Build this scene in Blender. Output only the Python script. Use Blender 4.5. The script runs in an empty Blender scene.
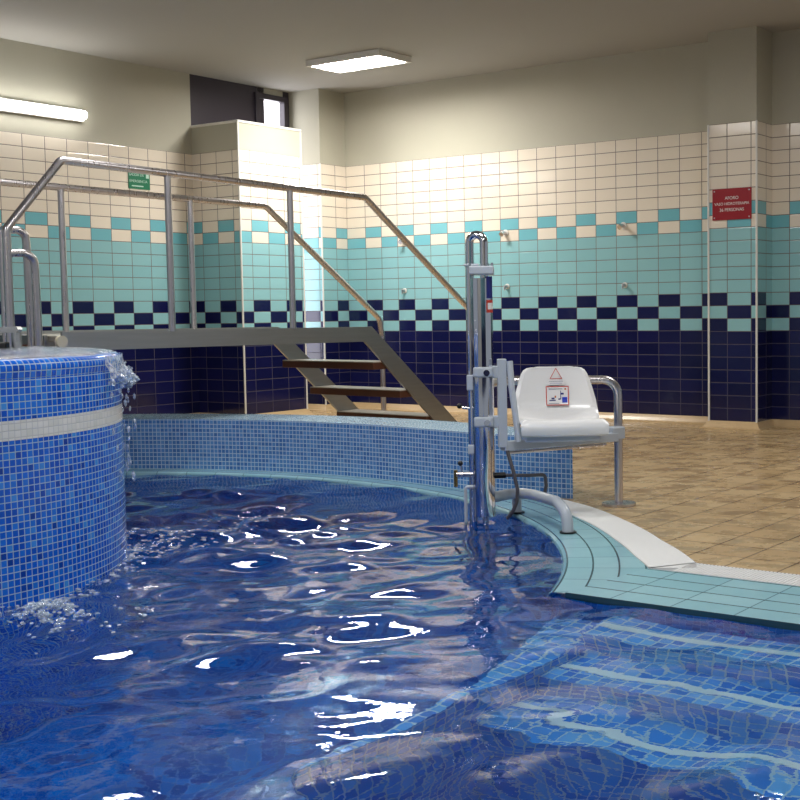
import bpy, bmesh, math, random
from mathutils import Vector, Matrix, noise
random.seed(7)
PI = math.pi
SC = bpy.context.scene
COL = SC.collection
R = math.radians

# ------------------------------------------------------------------ frames
AL = 0.9837                      # direction of the left wall in plan
AR = AL - PI / 2                 # direction of the right wall
dL = Vector((math.cos(AL), math.sin(AL), 0))
dR = Vector((math.cos(AR), math.sin(AR), 0))
UP = Vector((0, 0, 1))
def V(*a): return Vector(a)
def P2(p, z=0.0): return Vector((p[0], p[1], z))
ZT = 2.357                       # top edge of the wall tiles
ZC = 3.06                        # ceiling

# ------------------------------------------------------------------ materials
def srgb(r, g, b):
    f = lambda c: (c/255/12.92) if c/255 <= .04045 else ((c/255+.055)/1.055)**2.4
    return (f(r), f(g), f(b), 1)

class G:
    """small helper for node graphs"""
    def __init__(s, name):
        s.m = bpy.data.materials.new(name); s.m.use_nodes = True
        s.t = s.m.node_tree; s.t.nodes.clear()
        s.out = s.t.nodes.new('ShaderNodeOutputMaterial')
    def n(s, typ, **kw):
        x = s.t.nodes.new(typ)
        for k, v in kw.items(): setattr(x, k, v)
        return x
    def put(s, sock, v):
        if isinstance(v, bpy.types.NodeSocket): s.t.links.new(v, sock)
        elif v is not None: sock.default_value = v
    def f(s, op, a, b=None, c=None):
        x = s.n('ShaderNodeMath', operation=op)
        s.put(x.inputs[0], a); s.put(x.inputs[1], b)
        if c is not None: s.put(x.inputs[2], c)
        return x.outputs[0]
    def mix(s, fac, a, b, bt='MIX'):
        x = s.n('ShaderNodeMix', data_type='RGBA', blend_type=bt)
        s.put(x.inputs[0], fac); s.put(x.inputs[6], a); s.put(x.inputs[7], b)
        return x.outputs[2]
    def ramp(s, fac, stops, interp='LINEAR'):
        x = s.n('ShaderNodeValToRGB'); x.color_ramp.interpolation = interp
        e = x.color_ramp.elements
        while len(e) < len(stops): e.new(0.5)
        for q, (p, c) in zip(e, stops): q.position = p; q.color = c
        s.put(x.inputs[0], fac); return x.outputs[0]
    def noise(s, scale, detail=2, vec=None, rough=.5):
        x = s.n('ShaderNodeTexNoise'); x.inputs['Scale'].default_value = scale
        x.inputs['Detail'].default_value = detail; x.inputs['Roughness'].default_value = rough
        if vec is not None: s.put(x.inputs['Vector'], vec)
        return x.outputs['Fac']
    def obj(s): return s.n('ShaderNodeTexCoord').outputs['Object']
    def geo(s): return s.n('ShaderNodeNewGeometry').outputs['Position']
    def uv(s):
        x = s.n('ShaderNodeSeparateXYZ'); s.put(x.inputs[0], s.n('ShaderNodeUVMap').outputs[0])
        return x.outputs[0], x.outputs[1]
    def wn(s, a, b):
        c = s.n('ShaderNodeCombineXYZ'); s.put(c.inputs[0], a); s.put(c.inputs[1], b)
        x = s.n('ShaderNodeTexWhiteNoise', noise_dimensions='3D'); s.put(x.inputs[0], c.outputs[0])
        return x.outputs[0]
    def bump(s, h, strength=.3, dist=.01):
        x = s.n('ShaderNodeBump'); x.inputs['Strength'].default_value = strength
        x.inputs['Distance'].default_value = dist; s.put(x.inputs['Height'], h); return x.outputs[0]
    def bsdf(s, col, rough=.5, metal=0., normal=None, **kw):
        x = s.n('ShaderNodeBsdfPrincipled')
        s.put(x.inputs['Base Color'], col); s.put(x.inputs['Roughness'], rough); s.put(x.inputs['Metallic'], metal)
        if normal is not None: s.put(x.inputs['Normal'], normal)
        for k, v in kw.items(): s.put(x.inputs[k.replace('_', ' ')], v)
        s.t.links.new(x.outputs[0], s.out.inputs[0]); return x
    def fin(s, sh): s.t.links.new(sh, s.out.inputs[0]); return s.m

def simple(name, col, rough=.5, metal=0., nscale=0, namt=.12, bump=0, **kw):
    g = G(name); c = col; nrm = None
    if nscale:
        nf = g.noise(nscale, 3, g.geo())
        c = g.mix(g.f('MULTIPLY', nf, namt*2), col, tuple(x*.55 for x in col[:3])+(1,))
        if bump: nrm = g.bump(nf, bump, .004)
    g.bsdf(c, rough, metal, nrm, **kw); return g.m

M = {}
def make_materials():
    # --- glazed wall tiles, bands by row
    g = G('wall_tile'); u, v = g.uv()
    row = g.f('FLOOR', v); col = g.f('FLOOR', u)
    par = g.f('MODULO', g.f('ADD', g.f('ADD', row, col), 1000.0), 2.0)
    odd = g.f('GREATER_THAN', par, .5)
    rnd = g.wn(row, col)
    cream = g.mix(g.f('MULTIPLY', rnd, .25), srgb(234, 224, 208), srgb(222, 208, 188))
    turq = g.mix(g.f('MULTIPLY', rnd, .5), srgb(146, 195, 200), srgb(130, 183, 190))
    c = g.mix(g.f('GREATER_THAN', row, 7.5), cream, turq)
    chk = g.f('MULTIPLY', g.f('GREATER_THAN', row, 5.5), g.f('LESS_THAN', row, 7.5))
    c = g.mix(g.f('MULTIPLY', chk, g.f('SUBTRACT', 1.0, odd)), c, srgb(116, 184, 196))
    dark = g.f('MULTIPLY', g.f('GREATER_THAN', row, 12.5), g.f('MAXIMUM', odd, g.f('GREATER_THAN', row, 15.5)))
    c = g.mix(dark, c, g.mix(rnd, srgb(16, 20, 62), srgb(24, 26, 76)))
    fu = g.f('FRACT', u); fv = g.f('FRACT', v)
    du = g.f('MULTIPLY', g.f('MINIMUM', fu, g.f('SUBTRACT', 1.0, fu)), .2)
    dv = g.f('MULTIPLY', g.f('MINIMUM', fv, g.f('SUBTRACT', 1.0, fv)), .1)
    d = g.f('MINIMUM', du, dv)
    gr = g.f('LESS_THAN', d, .0029)
    c = g.mix(gr, c, g.mix(dark, srgb(112, 100, 94), srgb(66, 62, 82)))
    hgt = g.f('MINIMUM', g.f('DIVIDE', d, .007), 1.0)
    wav = g.noise(9, 1, g.geo())
    nrm = g.bump(g.f('ADD', hgt, g.f('MULTIPLY', wav, .5)), .25, .004)
    g.bsdf(c, g.f('ADD', .13, g.f('MULTIPLY', gr, .5)), 0, nrm); M['tile'] = g.m
    # --- mosaics
    def mosaic(name, stops, grout, gw=.07, rough=.15):
        g = G(name); u, v = g.uv()
        rnd = g.wn(g.f('FLOOR', u), g.f('FLOOR', v))
        c = g.ramp(rnd, stops)
        fu = g.f('FRACT', u); fv = g.f('FRACT', v)
        d = g.f('MINIMUM', g.f('MINIMUM', fu, g.f('SUBTRACT', 1.0, fu)), g.f('MINIMUM', fv, g.f('SUBTRACT', 1.0, fv)))
        gr = g.f('LESS_THAN', d, gw)
        c = g.mix(gr, c, grout)
        nrm = g.bump(g.f('MINIMUM', g.f('DIVIDE', d, gw*1.8), 1.0), .3, .002)
        g.bsdf(c, g.f('ADD', rough, g.f('MULTIPLY', gr, .4)), 0, nrm); M[name] = g.m
    mosaic('mosaic_tub', [(0, srgb(8, 66, 168)), (.06, srgb(10, 88, 204)), (.6, srgb(18, 104, 222)), (.9, srgb(36, 126, 232)), (1, srgb(70, 156, 236))], srgb(168, 196, 216), .07)
    mosaic('mosaic_white', [(0, srgb(226, 228, 220)), (1, srgb(240, 240, 234))], srgb(205, 208, 206), .06)
    mosaic('mosaic_wall', [(0, srgb(72, 122, 188)), (.5, srgb(92, 144, 204)), (1, srgb(110, 160, 214))], srgb(196, 214, 230), .085)
    mosaic('mosaic_top', [(0, srgb(120, 165, 205)), (1, srgb(150, 190, 215))], srgb(200, 215, 225), .085)
    mosaic('mosaic_pool', [(0, srgb(0, 74, 166)), (.5, srgb(2, 98, 196)), (1, srgb(14, 122, 216))], srgb(20, 104, 190), .05)
    mosaic('mosaic_step', [(0, srgb(44, 126, 226)), (.5, srgb(70, 158, 244)), (1, srgb(124, 192, 250))], srgb(190, 214, 232), .075)
    # --- deck tiles
    g = G('deck_tile'); u, v = g.uv()
    rnd = g.wn(g.f('FLOOR', u), g.f('FLOOR', v)); pos = g.geo()
    big = g.noise(1.6, 4, pos, .6); fine = g.noise(40, 2, pos)
    c = g.mix(rnd, srgb(192, 162, 118), srgb(208, 180, 136))
    c = g.mix(g.f('MULTIPLY', fine, .35), c, srgb(170, 136, 94))
    mp = g.n('ShaderNodeMapping'); mp.inputs['Rotation'].default_value = (0, 0, -.5); mp.inputs['Scale'].default_value = (3.4, 4.2, 1)
    g.put(mp.inputs[0], pos)
    wet = g.ramp(g.noise(1.5, 5, mp.outputs[0], .62), [(.47, (0, 0, 0, 1)), (.60, (1, 1, 1, 1))])
    c = g.mix(g.f('MULTIPLY', wet, .30), c, srgb(140, 110, 78))
    fu = g.f('FRACT', u); fv = g.f('FRACT', v)
    d = g.f('MINIMUM', g.f('MINIMUM', fu, g.f('SUBTRACT', 1.0, fu)), g.f('MINIMUM', fv, g.f('SUBTRACT', 1.0, fv)))
    gr = g.f('LESS_THAN', d, .017)
    c = g.mix(gr, c, srgb(112, 86, 60))
    nrm = g.bump(g.f('ADD', g.f('MINIMUM', g.f('DIVIDE', d, .05), 1.0), g.f('MULTIPLY', big, .6)), .35, .004)
    g.bsdf(c, g.f('SUBTRACT', .32, g.f('MULTIPLY', wet, .18)), 0, nrm); M['deck'] = g.m
    # --- turquoise coping
    g = G('coping_tile'); u, v = g.uv()
    rnd = g.wn(g.f('FLOOR', u), g.f('FLOOR', v)); pos = g.geo()
    c = g.mix(rnd, srgb(148, 194, 206), srgb(168, 208, 218))
    c = g.mix(g.f('MULTIPLY', g.noise(9, 4, pos, .6), .5), c, srgb(122, 174, 190))
    fu = g.f('FRACT', u); fv = g.f('FRACT', v)
    e1 = g.f('LESS_THAN', g.f('MINIMUM', fu, g.f('SUBTRACT', 1.0, fu)), .012)
    e2 = g.f('LESS_THAN', g.f('MINIMUM', fv, g.f('SUBTRACT', 1.0, fv)), .035)
    gr = g.f('MAXIMUM', e2, g.f('MULTIPLY', e1, .6))
    c = g.mix(gr, c, srgb(40, 72, 84))
    nrm = g.bump(g.f('SUBTRACT', g.f('MULTIPLY', g.noise(6, 3, pos), .8), gr), .25, .004)
    g.bsdf(c, .14, 0, nrm); M['coping'] = g.m
    # --- water
    g = G('pool_water'); pos = g.geo()
    n1 = g.noise(16, 2, pos); n2 = g.noise(45, 2, pos)
    nrm = g.bump(g.f('ADD', n1, g.f('MULTIPLY', n2, .2)), .20, .005)
    b = g.bsdf((.58, .88, 1, 1), 0.0, 0, nrm, IOR=1.333); b.inputs['Transmission Weight'].default_value = 1
    M['water'] = g.m
    g = G('film_water'); pos = g.geo()
    mp = g.n('ShaderNodeMapping'); mp.inputs['Scale'].default_value = (1.0, 2.4, 1); g.put(mp.inputs[0], pos)
    nf = g.noise(17, 4, mp.outputs[0], .65)
    nrm = g.bump(nf, 1.0, .05)
    gl = g.n('ShaderNodeBsdfGlossy'); gl.inputs['Roughness'].default_value = .04; g.put(gl.inputs['Normal'], nrm)
    df = g.n('ShaderNodeBsdfDiffuse'); df.inputs['Color'].default_value = srgb(225, 235, 248)
    tr = g.n('ShaderNodeBsdfTransparent'); tr.inputs['Color'].default_value = (.9, .96, 1, 1)
    m1 = g.n('ShaderNodeMixShader'); g.put(m1.inputs[0], g.ramp(nf, [(.42, (.04, .04, .04, 1)), (.66, (.6, .6, .6, 1))]))
    g.put(m1.inputs[1], tr.outputs[0]); g.put(m1.inputs[2], df.outputs[0])
    fr = g.n('ShaderNodeFresnel'); fr.inputs['IOR'].default_value = 1.33; g.put(fr.inputs['Normal'], nrm)
    m2 = g.n('ShaderNodeMixShader'); g.put(m2.inputs[0], fr.outputs[0]); g.put(m2.inputs[1], m1.outputs[0]); g.put(m2.inputs[2], gl.outputs[0])
    M['film'] = g.fin(m2.outputs[0])
    g = G('white_foam'); pos = g.geo()
    nf = g.noise(60, 3, pos)
    gl = g.n('ShaderNodeBsdfGlossy'); gl.inputs['Roughness'].default_value = .08
    df = g.n('ShaderNodeBsdfDiffuse'); df.inputs['Color'].default_value = srgb(228, 236, 246)
    tr = g.n('ShaderNodeBsdfTransparent'); tr.inputs['Color'].default_value = (.9, .96, 1, 1)
    m1 = g.n('ShaderNodeMixShader'); g.put(m1.inputs[0], g.ramp(nf, [(.4, (.12, .12, .12, 1)), (.65, (.75, .75, .75, 1))]))
    g.put(m1.inputs[1], tr.outputs[0]); g.put(m1.inputs[2], df.outputs[0])
    m2 = g.n('ShaderNodeMixShader'); m2.inputs[0].default_value = .12
    g.put(m2.inputs[1], m1.outputs[0]); g.put(m2.inputs[2], gl.outputs[0]); M['foam'] = g.fin(m2.outputs[0])
    # --- metals, paints
    def steel(name, col, rough, sc=(60, 60, 3), amt=.25):
        g = G(name); mp = g.n('ShaderNodeMapping'); mp.inputs['Scale'].default_value = sc; g.put(mp.inputs[0], g.geo())
        nf = g.noise(1, 3, mp.outputs[0])
        c = g.mix(g.f('MULTIPLY', nf, amt), col, tuple(x*.5 for x in col[:3])+(1,))
        g.bsdf(c, g.f('ADD', rough, g.f('MULTIPLY', nf, rough*.6)), 1.0); M[name] = g.m
    steel('steel_rail', srgb(214, 208, 208), .22)
    steel('steel_beam', srgb(188, 190, 190), .30, (3, 3, 50), .45)
    steel('chrome', srgb(224, 224, 228), .05, (20, 20, 2), .08)
    M['grey_paint'] = simple('grey_paint', srgb(186, 194, 204), .32, 0, 30, .06)
    M['shell'] = simple('white_shell', srgb(240, 240, 240), .22, 0, 8, .02)
    M['black'] = simple('black_plastic', srgb(14, 14, 16), .35, 0, 40, .2)
    M['hose'] = simple('grey_hose', srgb(92, 88, 92), .45, 0, 40, .2)
    M['brass'] = simple('brass', srgb(176, 140, 84), .25, 1, 40, .2)
    M['plaster'] = simple('plaster', srgb(186, 183, 166), .75, 0, 3, .08, .1)
    M['ceiling'] = simple('ceiling_paint', srgb(168, 166, 160), .85, 0, 2, .04)
    M['trim'] = simple('trim_white', srgb(228, 226, 220), .35, 0, 20, .05)
    M['cove'] = simple('cove_tile', srgb(206, 176, 132), .3, 0, 20, .2)
    M['grate'] = simple('grate_white', srgb(252, 252, 251), .4, 0, 10, .03)
    M['wood'] = simple('tread_board', srgb(96, 58, 40), .35, 0, 25, .3, .2)
    M['treadtop'] = simple('tread_top', srgb(176, 168, 156), .3, 0, 30, .2, .2)  # wet sheen of the brown treads put into a pale colour
    M['dark_panel'] = simple('dark_panel', srgb(66, 68, 74), .4, 0, 6, .15)
    M['frame'] = simple('window_frame_paint', srgb(58, 52, 62), .4, 0, 12, .1)
    M['cap'] = simple('cream_cap', srgb(216, 208, 184), .5, 0, 12, .1)
    M['red'] = simple('sign_red', srgb(150, 8, 26), .3, 0, 8, .06)
    M['green'] = simple('sign_green', srgb(20, 120, 84), .35, 0, 8, .06)
    M['white'] = simple('print_white', srgb(238, 234, 230), .5, 0, 30, .03)
    M['palegreen'] = simple('print_pale_green', srgb(190, 222, 206), .5, 0, 30, .03)
    M['stick_white'] = simple('sticker_white', srgb(238, 236, 236), .35, 0, 30, .03)
    M['stick_red'] = simple('sticker_red', srgb(196, 60, 48), .4, 0, 30, .05)
    M['stick_blue'] = simple('sticker_blue', srgb(10, 52, 186), .4, 0, 30, .05)
    M['stick_navy'] = simple('sticker_navy', srgb(34, 40, 120), .3, 0, 30, .05)
    M['stick_grey'] = simple('sticker_grey', srgb(120, 130, 150), .4, 0, 30, .05)
    M['stick_brown'] = simple('sticker_brown', srgb(190, 110, 60), .4, 0, 30, .05)
    def emit(name, col, s):
        g = G(name); e = g.n('ShaderNodeEmission'); e.inputs[0].default_value = col; e.inputs[1].default_value = s
        M[name] = g.fin(e.outputs[0])
    emit('lamp_hot', (1, .965, .91, 1), 98)
    emit('lamp_soft', (1, .985, .96, 1), 25)
    emit('lamp_wall', (1, .98, .95, 1), 16)
    emit('daylight', (.97, .95, 1, 1), 6)
make_materials()

# ------------------------------------------------------------------ object helpers
ORG = {}
def empty(name, loc):
    o = bpy.data.objects.new(name, None); COL.objects.link(o); o.location = loc
    o.empty_display_size = .1; ORG[o.name] = Vector(loc); return o
def tag(o, label=None, cat=None, group=None, kind=None):
    if label: o['label'] = label
    if cat: o['category'] = cat
    if group: o['group'] = group
    if kind: o['kind'] = kind
    return o
def build(name, bm, mat, parent=None, origin=None, smooth=False):
    """bm holds world coordinates; origin (or the parent's origin) becomes the local zero"""
    if parent is not None: base = ORG[parent.name]
    elif origin is not None: base = Vector(origin)
    else:
        vs = [v.co for v in bm.verts]
        base = Vector((sum(v.x for v in vs)/len(vs), sum(v.y for v in vs)/len(vs), min(v.z for v in vs)))
    for v in bm.verts: v.co -= base
    bm.normal_update()
    me = bpy.data.meshes.new(name); bm.to_mesh(me); bm.free()
    mats = mat if isinstance(mat, (list, tuple)) else [mat]
    for m in mats: me.materials.append(m)
    if smooth:
        for p in me.polygons: p.use_smooth = True
        try: me.set_sharp_from_angle(angle=R(38))
        except Exception: pass
    o = bpy.data.objects.new(name, me); COL.objects.link(o)
    ORG[o.name] = base
    if parent is not None: o.parent = parent; o.location = (0, 0, 0)
    else: o.location = base
    return o
def nb(): return bmesh.new()
def uvl(bm): return bm.loops.layers.uv.verify()
def quad(bm, pts, uvs=None, mi=0):
    f = bm.faces.new([bm.verts.new(p) for p in pts]); f.material_index = mi
    if uvs:
        l = uvl(bm)
        for lp, q in zip(f.loops, uvs): lp[l].uv = q
    return f
def box(bm, c, ax, ay, az, sx, sy, sz, bev=0., mi=0):
    """box centred at c with unit axes and full sizes"""
    c = Vector(c); vs = []
    for k in (-.5, .5):
        for j in (-.5, .5):
            for i in (-.5, .5):
                vs.append(bm.verts.new(c + ax*(i*sx) + ay*(j*sy) + az*(k*sz)))
    fs = []
    for q in ((0,2,3,1), (4,5,7,6), (0,1,5,4), (2,6,7,3), (0,4,6,2), (1,3,7,5)):
        f = bm.faces.new([vs[i] for i in q]); f.material_index = mi; fs.append(f)
    if bev:
        es = list({e for f in fs for e in f.edges})
        bmesh.ops.bevel(bm, geom=es, offset=bev, segments=2, affect='EDGES', profile=.5)
X, Y = Vector((1,0,0)), Vector((0,1,0))
def abox(bm, c, s, ang=0., bev=0., mi=0):
    a = Vector((math.cos(ang), math.sin(ang), 0)); b = Vector((-a.y, a.x, 0))
    box(bm, c, a, b, UP, s[0], s[1], s[2], bev, mi)
def fillet(pts, r, n=7):
    out = [Vector(pts[0])]
    for i in range(1, len(pts)-1):
        a, p, b = Vector(pts[i-1]), Vector(pts[i]), Vector(pts[i+1])
        u = (a-p).normalized(); w = (b-p).normalized(); ang = u.angle(w)
        if r <= 0 or ang > 3.1: out.append(p); continue
        t = min(r/math.tan(ang/2), (a-p).length*.49, (b-p).length*.49); rr = t*math.tan(ang/2)
        c = p + (u+w).normalized()*(rr/math.sin(ang/2))
        s, e = (p+u*t-c).normalized(), (p+w*t-c).normalized(); full = s.angle(e)
        for k in range(n+1):
            q = k/n; out.append(c + (s*math.sin((1-q)*full) + e*math.sin(q*full))*(rr/math.sin(full)))
    out.append(Vector(pts[-1])); return out
def tube(bm, pts, r, seg=14, fil=0., caps=True, mi=0):
    pts = fillet(pts, fil) if fil else [Vector(p) for p in pts]
    n = len(pts); rings = []
    t0 = (pts[1]-pts[0]).normalized()
    nrm = t0.orthogonal().normalized()
    prev = t0
    for i, p in enumerate(pts):
        t = (pts[min(i+1, n-1)]-pts[max(i-1, 0)]).normalized()
        q = prev.rotation_difference(t); nrm = q @ nrm; prev = t
        bn = t.cross(nrm)
        rr = r[i] if isinstance(r, (list, tuple)) else r
        rings.append([bm.verts.new(p + (nrm*math.cos(2*PI*k/seg) + bn*math.sin(2*PI*k/seg))*rr) for k in range(seg)])
    for a, b in zip(rings, rings[1:]):
        for k in range(seg):
            f = bm.faces.new((a[k], a[(k+1) % seg], b[(k+1) % seg], b[k])); f.material_index = mi
    if caps:
        for q in (list(reversed(rings[0])), rings[-1]):
            f = bm.faces.new(q); f.material_index = mi
def ball(bm, c, r, sc=(1,1,1), sub=2):
    g = bmesh.ops.create_icosphere(bm, subdivisions=sub, radius=r)
    for v in g['verts']: v.co = Vector((v.co.x*sc[0], v.co.y*sc[1], v.co.z*sc[2])) + Vector(c)
def lathe(bm, c, prof, a0=0., a1=2*PI, n=96, uvf=None, mi=0):
    """prof: (r,z) list; uvf(theta, r, z, arc)->uv"""
    full = abs(a1-a0-2*PI) < 1e-6
    cols = []
    arcs = [0]
    for (r0, z0), (r1, z1) in zip(prof, prof[1:]): arcs.append(arcs[-1]+math.hypot(r1-r0, z1-z0))
    for i in range(n+1 if not full else n):
        th = a0+(a1-a0)*i/n
        cols.append([bm.verts.new((c[0]+r*math.cos(th), c[1]+r*math.sin(th), z)) for r, z in prof])
    l = uvl(bm)
    for i in range(n):
        A, B = cols[i], cols[(i+1) % len(cols)]
        ta, tb = a0+(a1-a0)*i/n, a0+(a1-a0)*(i+1)/n
        for k in range(len(prof)-1):
            f = bm.faces.new((A[k], B[k], B[k+1], A[k+1])); f.material_index = mi
            if uvf:
                for lp, (th, kk) in zip(f.loops, ((ta, k), (tb, k), (tb, k+1), (ta, k+1))):
                    lp[l].uv = uvf(th, prof[kk][0], prof[kk][1], arcs[kk])

# ------------------------------------------------------------------ room shell
PL = Vector((-4.0094, 9.8426, 0)); PR = Vector((-1.6829, 12.2026, 0))
A = Vector((-3.077, 11.245, 0))
A = PL + dL*((A-PL).dot(dL))
Bp = A + dR*0.590
Cp = Bp + dL*0.755
E_ = A + dL*1.20
F_ = E_ + dR*0.395
sG = -0.222/1.0
G_ = PR + dR*(-0.238)
F_ = G_ - dL*0.355
E_ = F_ - dR*((F_-A).dot(dR))
H_ = Vector((1.320, 9.850, 0)); I_ = H_ + dR*0.405
sH = (H_-PR).dot(dR); sI = (I_-PR).dot(dR)
dep = 9.232*1.0 - H_.dot(dL)
dep = PR.dot(dL) - H_.dot(dL)

def wall_face(bm, p, q, z0, z1, u0, flip=False):
    """tiled face from p to q (plan) ; u0 = tile coordinate at p"""
    L = (q-p).length
    def uv(s, z): return (u0 + s/.2, (ZT-z)/.1)
    quad(bm, [p+UP*z0, q+UP*z0, q+UP*z1, p+UP*z1], [uv(0, z0), uv(L, z0), uv(L, z1), uv(0, z1)])
def plain_face(bm, p, q, z0, z1, mi=1):
    quad(bm, [p+UP*z0, q+UP*z0, q+UP*z1, p+UP*z1], [(0, 0)]*4, mi)
def structure(name, bm, mats, **k):
    o = build(name, bm, mats, **k); o['kind'] = 'structure'; return o

LW0 = PL - dL*4.6
WIN0, WIN1 = 0.80, 1.135          # window span along the wall behind the column
b = nb()
wall_face(b, LW0, A, 0, ZT, -4.6/.2); plain_face(b, LW0, A, ZT, ZC)
sA = (A-PL).dot(dL)
w0, w1 = A+dL*WIN0, A+dL*WIN1
wall_face(b, A, w0, 0, ZT, sA/.2); plain_face(b, A, w0, ZT, 2.586)
plain_face(b, w1, E_, 0, ZC, 2)
plain_face(b, w0, w1, 0, .42); plain_face(b, w0, w1, 2.98, ZC)
plain_face(b, A, A+dL*.89, 2.586, ZC, 2)
structure('wall_left', b, [M['tile'], M['plaster'], M['frame']])
# recess light-coloured side and the corner next to the right wall
b = nb()
wall_face(b, E_, F_, 0, ZT, .25); plain_face(b, E_, F_, ZT, ZC)
wall_face(b, F_, G_, 0, ZT, 1.0); plain_face(b, F_, G_, ZT, ZC)
structure('wall_corner', b, [M['tile'], M['plaster']])
b = nb()
sEnd = sI + 4.0
S782 = sI + .145
p0, p1, p2, p3 = G_, PR+dR*sH, PR+dR*sI, PR+dR*sEnd
Lg = .238
quad(b, [p0, PR, PR+UP*ZT, p0+UP*ZT], [(-.999, ZT/.1), (0, ZT/.1), (0, 0), (-.999, 0)])
wall_face(b, PR, p1, 0, ZT, 0); plain_face(b, p0, p1, ZT, ZC)
wall_face(b, p2, p3, 0, ZT, 22 - (S782-sI)/.2); plain_face(b, p2, p3, ZT, ZC)
structure('wall_right', b, [M['tile'], M['plaster']])
# pillar standing out from the right wall
b = nb()
u19 = 19 - ((728-708.5)/24.5)
wall_face(b, H_, I_, 0, ZT, u19); plain_face(b, H_, I_, ZT, ZC)
Hb, Ib = H_+dL*dep, I_+dL*dep
wall_face(b, Hb, H_, 0, ZT, .1); plain_face(b, Hb, H_, ZT, ZC)
wall_face(b, I_, Ib, 0, ZT, 20.1); plain_face(b, I_, Ib, ZT, ZC)
structure('wall_pillar', b, [M['tile'], M['plaster']])
# column box beside the window
ZL = 2.586
b = nb()
wall_face(b, A, Bp, 0, ZT, .46); plain_face(b, A, Bp, ZT, ZL)
wall_face(b, Bp, Cp, 0, ZT, 1.36); plain_face(b, Bp, Cp, ZT, ZL)
Db = Cp - dR*.590
wall_face(b, Cp, Db, 0, ZT, .1); plain_face(b, Cp, Db, ZT, ZL)
plain_face(b, A, Bp, ZL, ZL+.0001)
b.faces.new([b.verts.new(v+UP*ZL) for v in (A, Bp, Cp, Db)]).material_index = 1
structure('wall_column', b, [M['tile'], M['plaster']])
b = nb()
cc = (A+Bp+Cp+Db)/4
box(b, cc+UP*(ZL+.010), dR, dL, UP, .590+.016, .755+.016, .022, .003)
structure('trim_1', b, M['trim'])
# corner trims
def trim(n, p, z1, off):
    b = nb(); tube(b, [p+off+UP*.055, p+off+UP*z1], .0085, 10)
    structure('trim_%d' % n, b, M['trim'], smooth=True)
trim(2, Bp, ZL-.002, (dR*-.001)-dL*.001)
trim(3, Cp, ZL-.002, V(0, 0, 0))
trim(4, F_, ZT, V(0, 0, 0))
trim(5, H_, ZT, V(0, 0, 0))
trim(6, I_, ZT, V(0, 0, 0))
# cove skirting
def cove(name, pts, side):
    prof = [(0, .058), (.006, .056), (.018, .036), (.036, .012), (.060, .003), (.060, -.01), (0, -.01)]
    b = nb(); rows = []
    for i, p in enumerate(pts):
        if i == 0: nrm = (Vector((pts[1]-p).normalized()).cross(UP))
        elif i == len(pts)-1: nrm = ((p-pts[i-1]).normalized()).cross(UP)
        else:
            n1 = ((p-pts[i-1]).normalized()).cross(UP); n2 = ((pts[i+1]-p).normalized()).cross(UP)
            nrm = (n1+n2); nrm = nrm/(nrm.length_squared/2)
        rows.append([b.verts.new(p + nrm*d*side + UP*z) for d, z in prof])
    for r0, r1 in zip(rows, rows[1:]):
        for k in range(len(prof)-1): b.faces.new((r0[k], r1[k], r1[k+1], r0[k+1]))
    bmesh.ops.recalc_face_normals(b, faces=b.faces)
    structure(name, b, M['cove'])
cove('baseboard_right', [E_, F_, G_, p1, H_, I_, Ib, p3], 1)
cove('baseboard_left', [LW0, A, Bp, Cp, Db], 1)
b = nb()
quad(b, [V(-9, -3, ZC), V(8, -3, ZC), V(8, 15, ZC), V(-9, 15, ZC)])
structure('ceiling', b, M['ceiling'])
b = nb()
plain_face(b, V(-.8, -2.6, 0), V(-7, -2.6, 0), 0, ZC, 1)  # unseen half kept plain and pale, added as a bright reflection for the chrome
wall_face(b, V(7, -2.6, 0), V(-.8, -2.6, 0), 0, ZT, .2); plain_face(b, V(7, -2.6, 0), V(-.8, -2.6, 0), ZT, ZC, 1)
structure('wall_back', b, [M['tile'], M['ceiling']])
# window behind the column
b = nb(); inn = dR*-.05
q0, q1 = w0+inn, w1+inn
quad(b, [q0+UP*.42, q1+UP*.42, q1+UP*2.98, q0+UP*2.98])
wp = build('window_1', b, M['daylight'], origin=(w0+w1)/2+UP*.42); wp['kind'] = 'structure'
b = nb()
for s in (WIN0-.01, WIN1+.02): box(b, A+dL*s+UP*1.70+dR*-.01, dL, dR, UP, .05, .07, 2.62, .004)
for z in (.42, 1.55, 2.98): box(b, (w0+w1)/2+UP*z+dR*-.01, dL, dR, UP, WIN1-WIN0, .07, .05, .004)
build('window_frame', b, M['frame'], parent=wp)

# ------------------------------------------------------------------ deck, coping, gutter grating, parapet
C0 = Vector((-2.73, 4.713, 0)); RP = 2.80
CC = Vector((.05, 4.2, 0))                      # corner where the straight edge begins
def un(u, n, z=0.): return CC + dR*u - dL*n + UP*z
def interp(tab, x):
    tab = sorted(tab)
    if x <= tab[0][0]: return tab[0][1]
    for (a, p), (c, q) in zip(tab, tab[1:]):
        if x <= c: return p + (q-p)*(x-a)/(c-a)
    return tab[-1][1]
rin = [(-3.9, 3.117), (.6, 3.073), (7.5, 3.040), (18, 3.024), (26, 3.052), (31, 3.075)]
rout = [(-2.3, 3.300), (6, 3.23), (15, 3.206), (22.8, 3.205), (27, 3.19), (31, 3.19)]
def pol(r, deg, z=0.): return Vector((C0.x+r*math.cos(R(deg)), C0.y+r*math.sin(R(deg)), z))
TH0 = -3.9
K_ = un(.221, -.600); J_ = pol(interp(rin, TH0), TH0)
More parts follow.
